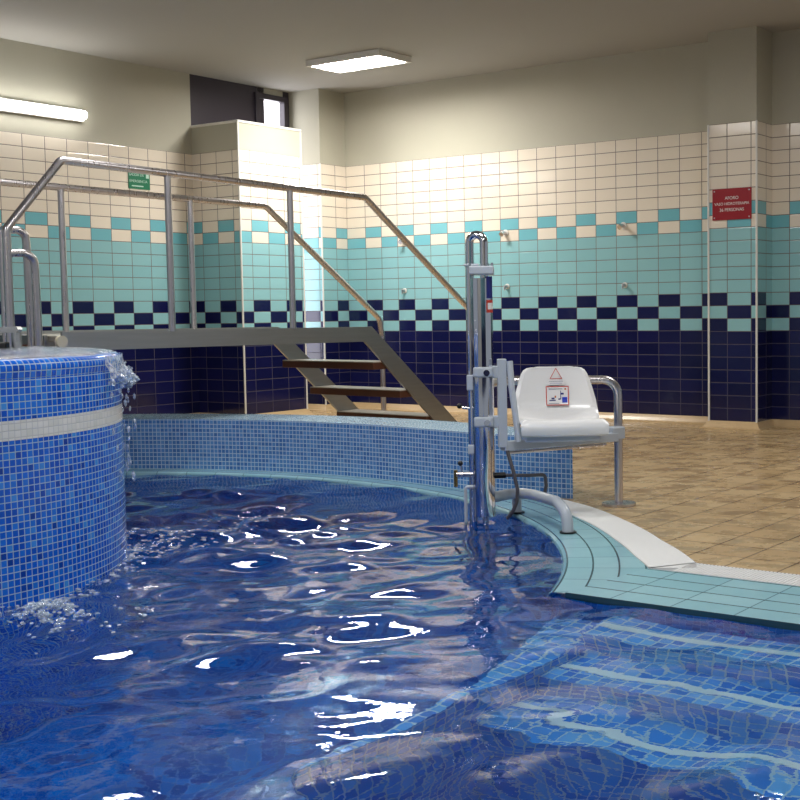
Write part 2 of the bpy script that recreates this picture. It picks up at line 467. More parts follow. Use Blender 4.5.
# floor
b = nb(); l = uvl(b)
def duv(p): return (p.dot(dR)/.205 + .52, p.dot(dL)/.205)
def dface(pts): quad(b, pts, [duv(p) for p in pts])
angs = [-2.3+i*1.5 for i in range(23)] + [33+i*6 for i in range(32)]
inner = [pol(interp(rout, a)-.002 if a < 31.5 else 3.04, a) for a in angs]
inner[0] = K_
for a0, a1, i0, i1 in zip(angs, angs[1:], inner, inner[1:]):
    dface([i0, pol(13, a0), pol(13, a1), i1])
dface([K_, K_+dR*6, pol(13, angs[0])])
structure('floor', b, M['deck'], origin=(0, 6, 0))

# turquoise coping around the water
def cop_uv_ring(th, r): return (math.radians(th)*2.95/.2, (r-2.8205)/.0965)
b = nb()
pin0 = pol(RP, TH0); ED = .055; cor = un(.062, ED)
THC = math.degrees(math.atan2(cor.y-C0.y, cor.x-C0.x))
def seam_r(t):
    d = Vector((math.cos(R(t)), math.sin(R(t)), 0)); e = cor-J_
    n = Vector((-e.y, e.x, 0)); return max((J_-C0).dot(n)/d.dot(n), RP+.019)
def ring_o(t): return seam_r(t) if t <= TH0+1e-6 else (interp(rin, t) if t < 31 else 3.06)
TH = [THC+i*(TH0-THC)/12 for i in range(12)] + [TH0+i*(214-TH0)/120 for i in range(121)]
prof = [(0, -.045), (0, -.022), (.006, -.008), (.018, 0.)]
for t0, t1 in zip(TH, TH[1:]):
    o0 = ring_o(t0); o1 = ring_o(t1)
    ps = prof + [(None, 0.), (None, -.045)]
    def pt(t, k, o):
        d, z = ps[k]; return pol(o if d is None else RP+d, t, z), (o if d is None else RP+d)
    for k in range(len(ps)-1):
        q = [pt(t0, k, o0), pt(t0, k+1, o0), pt(t1, k+1, o1), pt(t1, k, o1)]
        quad(b, [x[0] for x in q], [cop_uv_ring(t, x[1]) for t, x in zip((t0, t0, t1, t1), q)])
EDGE_U1 = 2.4
def cuv(p):
    v = p-CC; return (v.dot(dR)/.22 - .06, (ED+v.dot(dL))/.118)
def cface(pts): quad(b, pts, [cuv(p) for p in pts])
innerJ = un((J_-CC).dot(dR), -.427)
# wedge between the ring's end and the straight border
cface([cor, un(.30, ED), innerJ, J_])
cface([un(.30, ED), un(EDGE_U1, ED), un(EDGE_U1, -.427), innerJ])
# vertical lips of wedge and straight border
def lip(p, q):
    quad(b, [p, q, q-UP*.035, p-UP*.035], [cuv(p), cuv(q), cuv(q), cuv(p)])
lip(cor, un(.30, ED)); lip(un(.30, ED), un(EDGE_U1, ED))
bmesh.ops.recalc_face_normals(b, faces=b.faces)
tag(build('pool_coping', b, M['coping'], origin=C0), 'turquoise tiled border running round the edge of the main pool', 'pool edge')

# white gutter grating
b = nb()
def rib(p, q, w, h=.016, z=.0):
    d = (q-p); L = d.length; d.normalize(); s = UP.cross(d)
    box(b, (p+q)/2+UP*(z-h/2+.001), d, s, UP, L, w, h)
ANG = [TH0+.15+i*.235 for i in range(150)]
for a in ANG:
    if a > 31: break
    rib(pol(interp(rin, a)+.004, a), pol(interp(rout, a)-.004, a), .0098)
nst = int((EDGE_U1-.16)/.0145)
for i in range(nst):
    u = .235 + i*.0145
    rib(un(u-.02, -.430), un(u-.02, -.597), .0080)
# wedge pieces between curved and straight stretch
for k in range(1, 9):
    f = k/9
    q = pol(interp(rout, -2.3), -2.3).lerp(un(.215, -.597), f); p = J_.lerp(innerJ, f) + (q-J_).normalized()*.004
    rib(p, q, .0098)
# channel under the ribs and edge bars
for a0, a1 in zip(ANG[::4], ANG[4::4]):
    if a1 > 31: break
    quad(b, [pol(interp(rin, a0), a0, -.02), pol(interp(rout, a0), a0, -.02), pol(interp(rout, a1), a1, -.02), pol(interp(rin, a1), a1, -.02)])
quad(b, [un(.1, -.427, -.045), un(EDGE_U1, -.427, -.045), un(EDGE_U1, -.60, -.045), un(.1, -.60, -.045)])
tag(build('gutter_grating', b, M['grate'], origin=pol(3.1, 10, -.02)), 'white ribbed overflow grating between the turquoise border and the beige deck', 'grating')

# parapet of pale blue mosaic
def parapet():
    t = empty('mosaic_parapet', pol(3.15, 70)); tag(t, 'low curved parapet of pale blue mosaic behind the pool', 'low wall')
    zt = .305
    PA = V(-.07, 6.307, 0); PB = V(.15, 6.188, 0); PC = V(.15, 6.66, 0)
    fr = [pol(2.935, a) for a in [212-i*2.5 for i in range(67)]]      # down to 47 deg
    fr += [pol(2.935, 46), pol(2.945, 42), pol(2.975, 38)]
    fr += [pol(3.03, 34.4), PA, PB, PC]
    bk = [pol(3.33, a) for a in [212-i*2.5 for i in range(67)]] + [pol(3.33, 46), pol(3.33, 42), pol(3.33, 40), pol(3.33, 38.5), pol(3.40, 36)]
    b = nb(); s = 0; m = .025
    for i, (p, q) in enumerate(zip(fr, fr[1:])):
        L = (q-p).length
        quad(b, [p, q, q+UP*zt, p+UP*zt], [(s/m, 0), ((s+L)/m, 0), ((s+L)/m, zt/m), (s/m, zt/m)]); s += L
    s = 0
    for p, q in zip(bk, bk[1:]):
        L = (q-p).length
        quad(b, [q, p, p+UP*zt, q+UP*zt], [((s+L)/m, 0), (s/m, 0), (s/m, zt/m), ((s+L)/m, zt/m)]); s += L
    p, q = bk[-1], PC; quad(b, [q, p, p+UP*zt, q+UP*zt], [(0, 0), (1, 0), (1, zt/m), (0, zt/m)])
    bmesh.ops.remove_doubles(b, verts=b.verts, dist=1e-4)
    build('wall_body', b, M['mosaic_wall'], parent=t)
    b = nb(); n = len(bk)
    s = 0
    for i in range(n-1):
        p, q, r_, w = fr[i], fr[min(i+1, len(fr)-4)], bk[i+1], bk[i]
        L = (q-p).length; wd = (w-p).length
        quad(b, [p+UP*zt, q+UP*zt, r_+UP*zt, w+UP*zt], [(s/m, 0), ((s+L)/m, 0), ((s+L)/m, wd/m), (s/m, wd/m)]); s += L
    f = b.faces.new([b.verts.new(v+UP*zt) for v in (fr[-4], PA, PB, PC, bk[-1])])
    for lp in f.loops: lp[uvl(b)].uv = (lp.vert.co.x/m, lp.vert.co.y/m)
    build('wall_coping', b, M['mosaic_top'], parent=t)
parapet()

# ------------------------------------------------------------------ pool basin, steps, water
ZW = -.014; ZB = -1.25
pool = empty('pool_basin', (C0.x, C0.y, ZB)); tag(pool, 'sunken round pool lined with blue mosaic and entered by steps', 'pool')
m = .025
b = nb()
lathe(b, C0, [(RP+.001, -.045), (RP+.001, ZB)], R(-10), R(262), 150, lambda th, r, z, a: (th*RP/m, z/m))
# outer walls of the bay on the right
def vwall(p, q, z0, z1, mm=m):
    L = (q-p).length
    quad(b, [p+UP*z0, q+UP*z0, q+UP*z1, p+UP*z1], [(0, z0/mm), (L/mm, z0/mm), (L/mm, z1/mm), (0, z1/mm)])
vwall(pol(RP, -10), cor, ZB, -.035); vwall(cor, un(EDGE_U1, ED), ZB, -.03)
vwall(un(EDGE_U1, ED), un(EDGE_U1, 4), ZB, 0)
build('basin_wall', b, M['mosaic_pool'], parent=pool)
b = nb()
quad(b, [V(-5.7, .2, ZB), V(3.2, .2, ZB), V(3.2, 7.6, ZB), V(-5.7, 7.6, ZB)], [(-5.7/.05, .2/.05), (3.2/.05, .2/.05), (3.2/.05, 7.6/.05), (-5.7/.05, 7.6/.05)])
build('basin_floor', b, M['mosaic_pool'], parent=pool)
# underwater steps along the straight edge and the landing beside them
def slab(name, pts, z, z0, mat, parent):
    b = nb(); n = len(pts)
    m = .045
    def uvp(p): return (((p-CC).dot(dR))/m, ((p-CC).dot(dL))/m)
    quad(b, [p+UP*z for p in pts], [uvp(p) for p in pts])
    for i in range(n):
        p, q = pts[i], pts[(i+1) % n]; L = (q-p).length
        quad(b, [p+UP*z0, q+UP*z0, q+UP*z, p+UP*z], [(0, z0/m), (L/m, z0/m), (L/m, z/m), (0, z/m)])
    bmesh.ops.recalc_face_normals(b, faces=b.faces)
    return build(name, b, mat, parent=parent)
US = .26
for n0, n1, z in ((ED, .285, -.18), (.285, .535, -.36), (.535, .79, -.54)):
    st = slab('step', [un(US, n1), un(EDGE_U1-.01, n1), un(EDGE_U1-.01, n0), un(US, n0)], z, ZB, M['mosaic_step'], pool)
    b = nb(); nl = n1-.118
    box(b, un((US+EDGE_U1)/2, nl, z+.0025), dR, dL, UP, EDGE_U1-US-.02, .038, .005)
    build('nosing_stripe', b, M['grate'], parent=st)['label'] = 'white tiled stripe along the step'
arc = [pol(RP+.02, a) for a in (-10.5, -14, -18, -22, -26, -30, -34, -38)]
slab('landing', [un(US-.001, ED), un(US-.001, 1.5)] + arc[::-1], -.30, ZB, M['mosaic_step'], pool)

def wave(x, y):
    h = 0
    for (kx, ky, ph, a) in WV: h += a*math.sin(kx*x+ky*y+ph)
    r = math.hypot(x-C0.x, y-C0.y)
    ag = .75
    ag *= 1 - .62*min(1, max(0, (r-2.15)/.5))
    d = math.hypot((x+1.45), (y-5.35)*.8); chop = max(0, 1-d/.75)
    ag += .8*chop
    h2 = noise.noise(Vector((x*9, y*13, 1.3)))*.0055*(.10+2.2*chop)
    q = Vector((x*1.7+y*.5, y*2.1, .7)); ag *= .65+.7*(noise.noise(q)+.5)
    return h*ag + h2
rw = random.Random(11)
WV = []
for i in range(20):
    lam = .115*(5.2**(i/19)); k = 2*PI/lam
    th = R(-48) + rw.gauss(0, .55)                # crests run slantwise across the pool
    slope = .056*(lam/.28)**.45
    WV.append((k*math.cos(th), k*math.sin(th), rw.uniform(0, 7), slope/k))
TUB = Vector((-2.606, 4.621, 0)); RT = 1.0
def make_water():
    b = nb(); st = .017; x0, x1, y0, y1 = -5.6, 2.2, 1.1, 7.62
    nx, ny = int((x1-x0)/st), int((y1-y0)/st)
    vv = {}
    def inside(x, y):
        r = math.hypot(x-C0.x, y-C0.y)
        if math.hypot(x-TUB.x, y-TUB.y) < RT-.05: return False
        if r < RP+.03: return True
        p = Vector((x, y, 0))-CC; n = -p.dot(dL); u = p.dot(dR)
        return n > ED-.03 and u > -3 and u < EDGE_U1+.02 and y < 5
    def gv(i, j):
        if (i, j) not in vv:
            x, y = x0+i*st, y0+j*st
            r = math.hypot(x-C0.x, y-C0.y)
            vv[(i, j)] = b.verts.new((x, y, ZW+wave(x, y)))
        return vv[(i, j)]
    for i in range(nx):
        for j in range(ny):
            if x0+i*st < -4.2 and y0+j*st < 4: continue
            if inside(x0+(i+.5)*st, y0+(j+.5)*st):
                b.faces.new((gv(i, j), gv(i+1, j), gv(i+1, j+1), gv(i, j+1)))
    o = build('pool_water', b, M['water'], origin=(C0.x, C0.y, ZW), smooth=True)
    tag(o, 'rippling deep blue water filling the main pool', 'water')
make_water()

# ------------------------------------------------------------------ round whirlpool tub
ZD = .802
tub = empty('whirlpool_tub', (TUB.x, TUB.y, ZB)); tag(tub, 'raised round whirlpool tub clad in bright blue mosaic with a white band', 'tub')
mt = .0235
uvT = lambda th, r, z, a: (th*RT/mt, z/mt)
b = nb(); lathe(b, TUB, [(RT, ZB), (RT, .532)], 0, 2*PI, 128, uvT)
lathe(b, TUB, [(RT, .598), (RT, .7351)], 0, 2*PI, 128, uvT)
build('tub_wall', b, M['mosaic_tub'], parent=tub, smooth=True)
b = nb(); lathe(b, TUB, [(RT+.001, .532), (RT+.001, .598)], 0, 2*PI, 128, uvT)
build('white_band', b, M['mosaic_white'], parent=tub, smooth=True)['label'] = 'off-white mosaic band round the tub'
b = nb()
pr = [(RT, .735), (RT+.002, .75), (RT+.004, .762)] + [(RT-.035+.04*math.cos(R(a)), .765+.036*math.sin(R(a))) for a in (15, 30, 45, 60, 75, 90)] + [(RT-.30, .800), (RT-.31, .79), (RT-.31, .25), (0.01, .25)]
lathe(b, TUB, pr, 0, 2*PI, 128, lambda th, r, z, a: (th*RT/mt, a/mt))
build('rim', b, M['mosaic_tub'], parent=tub, smooth=True)
# sheet of water running over the rim
def film():
    b = nb(); n = 150
    rr = [0.02, .15, .3, .45, .6, .7, .78, .86, .92, .95, .97, .985]
    rings = []
    for r in rr:
        ring = []
        for i in range(n):
            th = 2*PI*i/n; x, y = TUB.x+r*math.cos(th), TUB.y+r*math.sin(th)
            h = noise.noise(Vector((x*5, y*5, 0)))*.006 + noise.noise(Vector((x*14, y*14, 3)))*.003
            z = .8075+h
            if r > .95: z -= .018*((r-.95)/.04)**2
            ring.append(b.verts.new((x, y, z)))
        rings.append(ring)
    for p, q in zip(rings, rings[1:]):
        for i in range(n): b.faces.new((p[i], p[(i+1) % n], q[(i+1) % n], q[i]))
    o = build('overflow_water', b, M['film'], origin=(TUB.x, TUB.y, .80), smooth=True)
    tag(o, 'thin sheet of churning water spilling over the round tub rim', 'water')
film()
# falling splashes and foam
def blob(b, c, r, sc, amp, seed, sub=3):
    g = bmesh.ops.create_icosphere(b, subdivisions=sub, radius=1)
    for v in g['verts']:
        d = v.co.normalized(); k = 1+amp*noise.noise(d*2.2+Vector((seed, 0, 0)))+amp*.6*noise.noise(d*5+Vector((0, seed, 0)))
        v.co = Vector((d.x*sc[0], d.y*sc[1], d.z*sc[2]))*r*k + Vector(c)
def tubp(deg, r, z): return V(TUB.x+r*math.cos(R(deg)), TUB.y+r*math.sin(R(deg)), z)
rs = random.Random(5)
def splash(name, label, items, drops, mat='foam'):
    b = nb()
    for it in items: blob(b, *it)
    for c, spread, n, rr in drops:
        for i in range(n):
            p = Vector(c)+Vector((rs.gauss(0, spread[0]), rs.gauss(0, spread[1]), abs(rs.gauss(0, spread[2]))))
            blob(b, p, rs.uniform(*rr), (1, 1, 1), .2, rs.random()*9, 1)
    o = build(name, b, M[mat], smooth=True); tag(o, label, 'foam', kind='stuff')
# curtain falling from the right-hand side of the tub
def curtain():
    b = nb(); n = 40; a0, a1 = -2, 40; rows = []
    for j in range(15):
        f = j/14; row = []
        for i in range(n+1):
            a = a0+(a1-a0)*i/n; w = noise.noise(Vector((a*.16, f*2.2, 2)))
            hang = .075+.05*noise.noise(Vector((a*.14, 4, 0)))
            r = RT+.008+.030*f*f+.012*w*f
            row.append(b.verts.new(tubp(a, r, .790-hang*f+.01*w*f)))
        rows.append(row)
    for p, q in zip(rows, rows[1:]):
        for i in range(n): b.faces.new((p[i], p[i+1], q[i+1], q[i]))
    for i in range(60):
        a = rs.uniform(a0, a1); blob(b, tubp(a, RT+rs.uniform(.015, .05), .70+rs.gauss(0, .02)), rs.uniform(.003, .010), (1, 1, 1.2), .5, i, 2)
    for i in range(14):
        a = rs.uniform(12, 24); blob(b, tubp(a, RT+rs.uniform(.015, .05), .695+rs.gauss(0, .014)), rs.uniform(.010, .020), (1.2, 1, .8), .7, i, 2)
    for i in range(40):
        a = rs.uniform(a0, a1); blob(b, tubp(a, RT+rs.uniform(.01, .05), rs.uniform(.30, .66)), rs.uniform(.003, .009), (1, 1, 2.2), .4, i, 1)
    o = build('falling_water', b, M['foam'], smooth=True); tag(o, 'broken curtain of water falling off the right side of the tub', 'water', kind='stuff')
curtain()
def foam_patch(name, label, spots, drops):
    b = nb()
    for (cx, cy, n, sx, sy, sz, r0, r1) in spots:
        for i in range(n):
            x, y = cx+rs.gauss(0, sx), cy+rs.gauss(0, sy)
            if math.hypot(x-TUB.x, y-TUB.y) < RT+.005: continue
            blob(b, (x, y, ZW+wave(x, y)+abs(rs.gauss(0, sz))), rs.uniform(r0, r1), (1.7, 1.3, .5), .5, rs.random()*20, 1 if r1 < .012 else 2)
    o = build(name, b, M['foam'], smooth=True); tag(o, label, 'foam', kind='stuff')
foam_patch('water_foam', 'white foam along the foot of the tub where its overflow lands',
    [(*tubp(8+i*5, RT+.035, 0)[:2], 13, .03, .03, .006, .002, .009) for i in range(-9, 9)], [])
foam_patch('water_foam', 'patch of foam on the open water right of the tub',
    [(-1.55, 5.25, 240, .085, .20, .003, .002, .009), (-1.40, 5.60, 70, .14, .16, .002, .002, .007)], [])
def bub():
    b = nb()
    for i in range(170):
        t = rs.random(); x = -1.57+rs.gauss(0, .05); y = 3.90+rs.gauss(0, .055)
        d = math.hypot((x+1.57)/.08, (y-3.90)/.09)
        z = ZW + max(0, .055*(1-d*d*.45))*rs.uniform(.55, 1.05)
        blob(b, (x, y, z), rs.uniform(.003, .0085), (1.3, 1.2, .8), .6, i, 2)
    for i in range(45):
        blob(b, (-1.46+rs.gauss(0, .14), 3.85+rs.gauss(0, .12), ZW+abs(rs.gauss(0, .012))), rs.uniform(.003, .008), (1.3, 1.3, .6), .4, i, 1)
    o = build('water_jet_foam', b, M['foam'], smooth=True); tag(o, 'small bubbling mound of foam in the water in front of the tub', 'foam', kind='stuff')
bub()

# ------------------------------------------------------------------ footbridge with stairs and handrails
AB = R(52.5); bd = Vector((math.cos(AB), math.sin(AB), 0)); bn_ = Vector((-bd.y, bd.x, 0))
B0 = Vector((-2.60, 6.88, 0)); BW = .98
def br(s, n, z): return B0 + bd*s + bn_*n + UP*z
bridge = empty('footbridge', br(1.1, BW/2, 0)); tag(bridge, 'brushed steel footbridge with stairs and handrails beside the whirlpool tub', 'footbridge')
ZP = .846
def prism(b, prof, n0, n1):
    """extrude a polygon of (s,z) between n0 and n1"""
    a = [b.verts.new(br(s, n0, z)) for s, z in prof]; c = [b.verts.new(br(s, n1, z)) for s, z in prof]
    k = len(prof)
    b.faces.new(a); b.faces.new(c[::-1])
    for i in range(k): b.faces.new((a[i], c[i], c[(i+1) % k], a[(i+1) % k]))
    bmesh.ops.recalc_face_normals(b, faces=b.faces)
SB = 2.30; slope = (.846-.0)/(3.36-2.335)
for nm, n0, n1 in (('near', -.006, .012), ('far', BW-.012, BW+.006)):
    b = nb(); prism(b, [(-.03, .748), (-.03, .852), (2.335, ZP-.006), (2.265, .738)], n0, n1)
    build('beam', b, M['steel_beam'], parent=bridge)
    b = nb(); ztop = ZP-.006
    prism(b, [(2.335, ztop), (3.345, .0), (3.115, .0), (2.265, .738)], n0, n1)
    build('stringer', b, M['steel_beam'], parent=bridge)
b = nb(); box(b, br(1.14, BW/2, .815), bd, bn_, UP, 2.30, BW-.03, .03, .003)
build('walkway_plate', b, M['treadtop'], parent=bridge)
b = nb(); tube(b, [br(-.034, -.012, .800), br(-.034, .012, .800)], .033, 18)
build('end_cap', b, M['cap'], parent=bridge, smooth=True)['label'] = 'cream plastic end cap on the beam'
b = nb(); box(b, br(-.035, BW*.55, .79), bd, bn_, UP, .02, BW*.8, .09, .002)
build('cross_member', b, M['steel_beam'], parent=bridge)
for s0, z in ((2.395, .588), (2.66, .374), (2.93, .168)):
    b = nb(); box(b, br(s0+.075, BW/2, z-.026), bd, bn_, UP, .22, BW-.028, .048, .003)
    t = build('tread', b, M['wood'], parent=bridge)
    b = nb(); box(b, br(s0+.075, BW/2, z+.001), bd, bn_, UP, .218, BW-.03, .007, .002)
    build('tread_surface', b, M['treadtop'], parent=t)['label'] = 'tread top with its wet sheen painted in as a pale colour'
b = nb(); box(b, br(-.16, BW*.60, .765), bd, bn_, UP, .20, BW*.62, .035, .003)
t = build('tread', b, M['wood'], parent=bridge)
# rails
RR = .0225; ZR = 1.735
def part_tube(name, pts, r, mat, parent, fil=0., seg=16):
    b = nb(); tube(b, pts, r, seg, fil); return build(name, b, M[mat], parent=parent, smooth=True)
NE = (3.50, .90)
part_tube('handrail', [br(-.325, 0, ZB), br(-.325, 0, 1.40), br(.005, 0, 1.785), br(2.30, 0, ZR-.006), br(3.42, 0, .925), br(3.46, 0, .60), br(3.46, 0, 0)], RR, 'steel_rail', bridge, .045)
part_tube('handrail', [br(-1.75, BW, .72), br(-1.75, BW, 1.775), br(2.247, BW, ZR-.007), br(3.40, BW, .89), br(3.43, BW, .75), br(3.43, BW, 0)], RR, 'steel_rail', bridge, .06)
for s, n in ((.69, 0), (1.625, 0), (.605, BW), (1.585, BW)):
    part_tube('post', [br(s, n+(.0 if n == 0 else 0), ZP-.005), br(s, n, ZR-.004+(1.625-s)*.022)], .0205, 'steel_rail', bridge)
# small return loops standing on the tub rim
def loop(s0, s1, z, n, zb, name='grab_loop'):
    part_tube(name, [br(s0, n, z), br(s0+.09, n, z+.005), br(s1, n, z-.02), br(s1+.005, n, z-.11), br(s1+.03, n, zb)], .0215, 'steel_rail', bridge, .06)
loop(-.325, -.175, 1.272, 0, ZB)
loop(-.26, -.125, 1.405, .16, ZB)
part_tube('post', [br(-.26, .16, 1.405), br(-.26, .16, ZB)], .0205, 'steel_rail', bridge)
for s_, n_ in ((.05, .06), (.05, BW-.06), (-1.8, .06), (-1.8, BW-.06)):
    part_tube('support_leg', [br(s_, n_, ZB), br(s_, n_, .72)], .03, 'steel_beam', bridge)
b = nb(); box(b, br(-.96, BW/2, .715), bd, bn_, UP, 1.85, BW-.02, .03, .003)
build('landing_plate', b, M['treadtop'], parent=bridge)

# stubby steel fitting on the tub rim
fx = V(-2.224, 5.30, ZD-.004)
fit = empty('rim_fitting', fx); tag(fit, 'stubby steel fitting with a flat cap on the tub rim beside the handrail foot', 'pool fitting')
b = nb(); tube(b, [fx+V(.022, -.03, 0), fx+V(.022, -.03, .075)], .020, 18); build('barrel', b, M['steel_beam'], parent=fit, smooth=True)
b = nb()
for k in range(2):
    pass
cap = fx+V(-.004, -.028, .088)
pts = [(-.040, -.0), (-.032, .012), (.032, .012), (.040, 0), (.030, -.014), (-.030, -.014)]
fa = [b.verts.new(cap+V(x, -.018, z)) for x, z in pts]; fb = [b.verts.new(cap+V(x, .03, z)) for x, z in pts]
b.faces.new(fa); b.faces.new(fb[::-1])
for i in range(6): b.faces.new((fa[i], fb[i], fb[(i+1) % 6], fa[(i+1) % 6]))
bmesh.ops.recalc_face_normals(b, faces=b.faces)
build('cap', b, M['steel_beam'], parent=fit)
b = nb(); abox(b, fx+V(-.030, -.055, .018), (.05, .04, .036), 0, .004); build('clamp_block', b, M['black'], parent=fit)['label'] = 'dark clamp block'

# ------------------------------------------------------------------ pool lift
LX, LY = -.262, 5.60
lift = empty('pool_lift', (LX, LY, ZW)); tag(lift, 'chrome pool lift with a white seat standing at the water edge', 'pool lift')
def lp(name, pts, r, mat, parent=None, fil=0., seg=16, label=None):
    o = part_tube(name, pts, r, mat, parent or lift, fil, seg)
    if label: o['label'] = label
    return o
def lbox(name, c, s, mat, ang=0., bev=.003, parent=None, label=None):
    b = nb(); abox(b, c, s, ang, bev); o = build(name, b, M[mat], parent=parent or lift)
    if label: o['label'] = label
    return o
mast = lp('mast', [V(LX, LY, .018), V(LX, LY, 1.085)], .049, 'chrome', seg=40)
lp('mast_foot', [V(LX+.004, LY, -.9), V(LX+.004, LY, .03)], .0135, 'chrome', seg=20)
SX = -.313
lp('supply_pipe', [V(SX, LY+.02, -.6), V(SX, LY+.02, 1.10), V(SX, LY+.02, 1.277), V(-.248, LY-.01, 1.277), V(-.248, LY-.01, 1.06)], .0185, 'chrome', fil=.034, seg=20)
lbox('mast_collar', V(LX+.003, LY-.002, 1.119), (.108, .104, .038), 'grey_paint', 0, .006)
for dx, dy in ((-.048, -.03), (.05, -.03), (.03, .04)):
    lp('bolt', [V(LX+dx, LY+dy, 1.13), V(LX+dx, LY+dy, 1.152)], .006, 'chrome', seg=8)
lp('pipe_clamp', [V(SX-.026, LY, 1.144), V(SX+.040, LY, 1.144)], .006, 'grey_paint', seg=10)
# pipe clamps
for z0, z1 in ((.585, .655), (.298, .34)):
    lbox('pipe_clamp', V(SX, LY+.015, (z0+z1)/2), (.042, .05, z1-z0), 'grey_paint', 0, .005)
# brackets, swivel tube
TX, TY = -.176, 5.575
for z in (.668, .446):
    k = lbox('mast_bracket', V(LX+.004, LY-.004, z), (.088, .112, .046), 'grey_paint', 0, .008)
    lp('bolt', [V(LX+.020, LY-.066, z-.002), V(LX+.020, LY-.05, z-.002)], .014, 'chrome', parent=k, seg=12, label='chrome bolt head')
    lbox('hinge_lug', V(LX+.060, LY-.03, z), (.034, .03, .055), 'grey_paint', 0, .005, parent=k)
lbox('swivel_tube', V(TX, TY, .528), (.040, .040, .395), 'grey_paint', R(8), .003)
KX, KY = .352, 5.93
bb = Vector((KX-TX, KY-TY, 0)); bl = bb.length; bb.normalize(); bang = math.atan2(bb.y, bb.x)
lbox('seat_bar', V(TX, TY, .335)+bb*(bl*.5), (bl, .045, .042), 'grey_paint', bang, .004)
lp('under_bar', [V(TX, TY+.02, .300)+bb*.03, V(TX, TY+.02, .300)+bb*(bl-.06)], .008, 'steel_rail', seg=10)
# support rail to the deck
FX, FY = .366, 5.978
rail = lp('support_rail', [V(FX, FY, .004), V(FX, FY, .605), V(-.20, 5.96, .605), V(LX+.01, LY+.05, .605)], .0205, 'steel_rail', fil=.075, seg=18)
b = nb(); tube(b, [V(FX, FY, 0.001), V(FX, FY, .012)], .082, 32); build('base_plate', b, M['steel_rail'], parent=rail, smooth=True)
lbox('rail_clamp', V(FX-.020, FY-.03, .353), (.075, .075, .058), 'grey_paint', bang, .006, parent=rail)
# armrest on the left of the seat
lp('armrest', [V(TX+.036, TY-.01, .715), V(TX+.044, TY-.03, .60), V(TX+.074, TY-.06, .36)], .0145, 'grey_paint', seg=10, fil=.05)
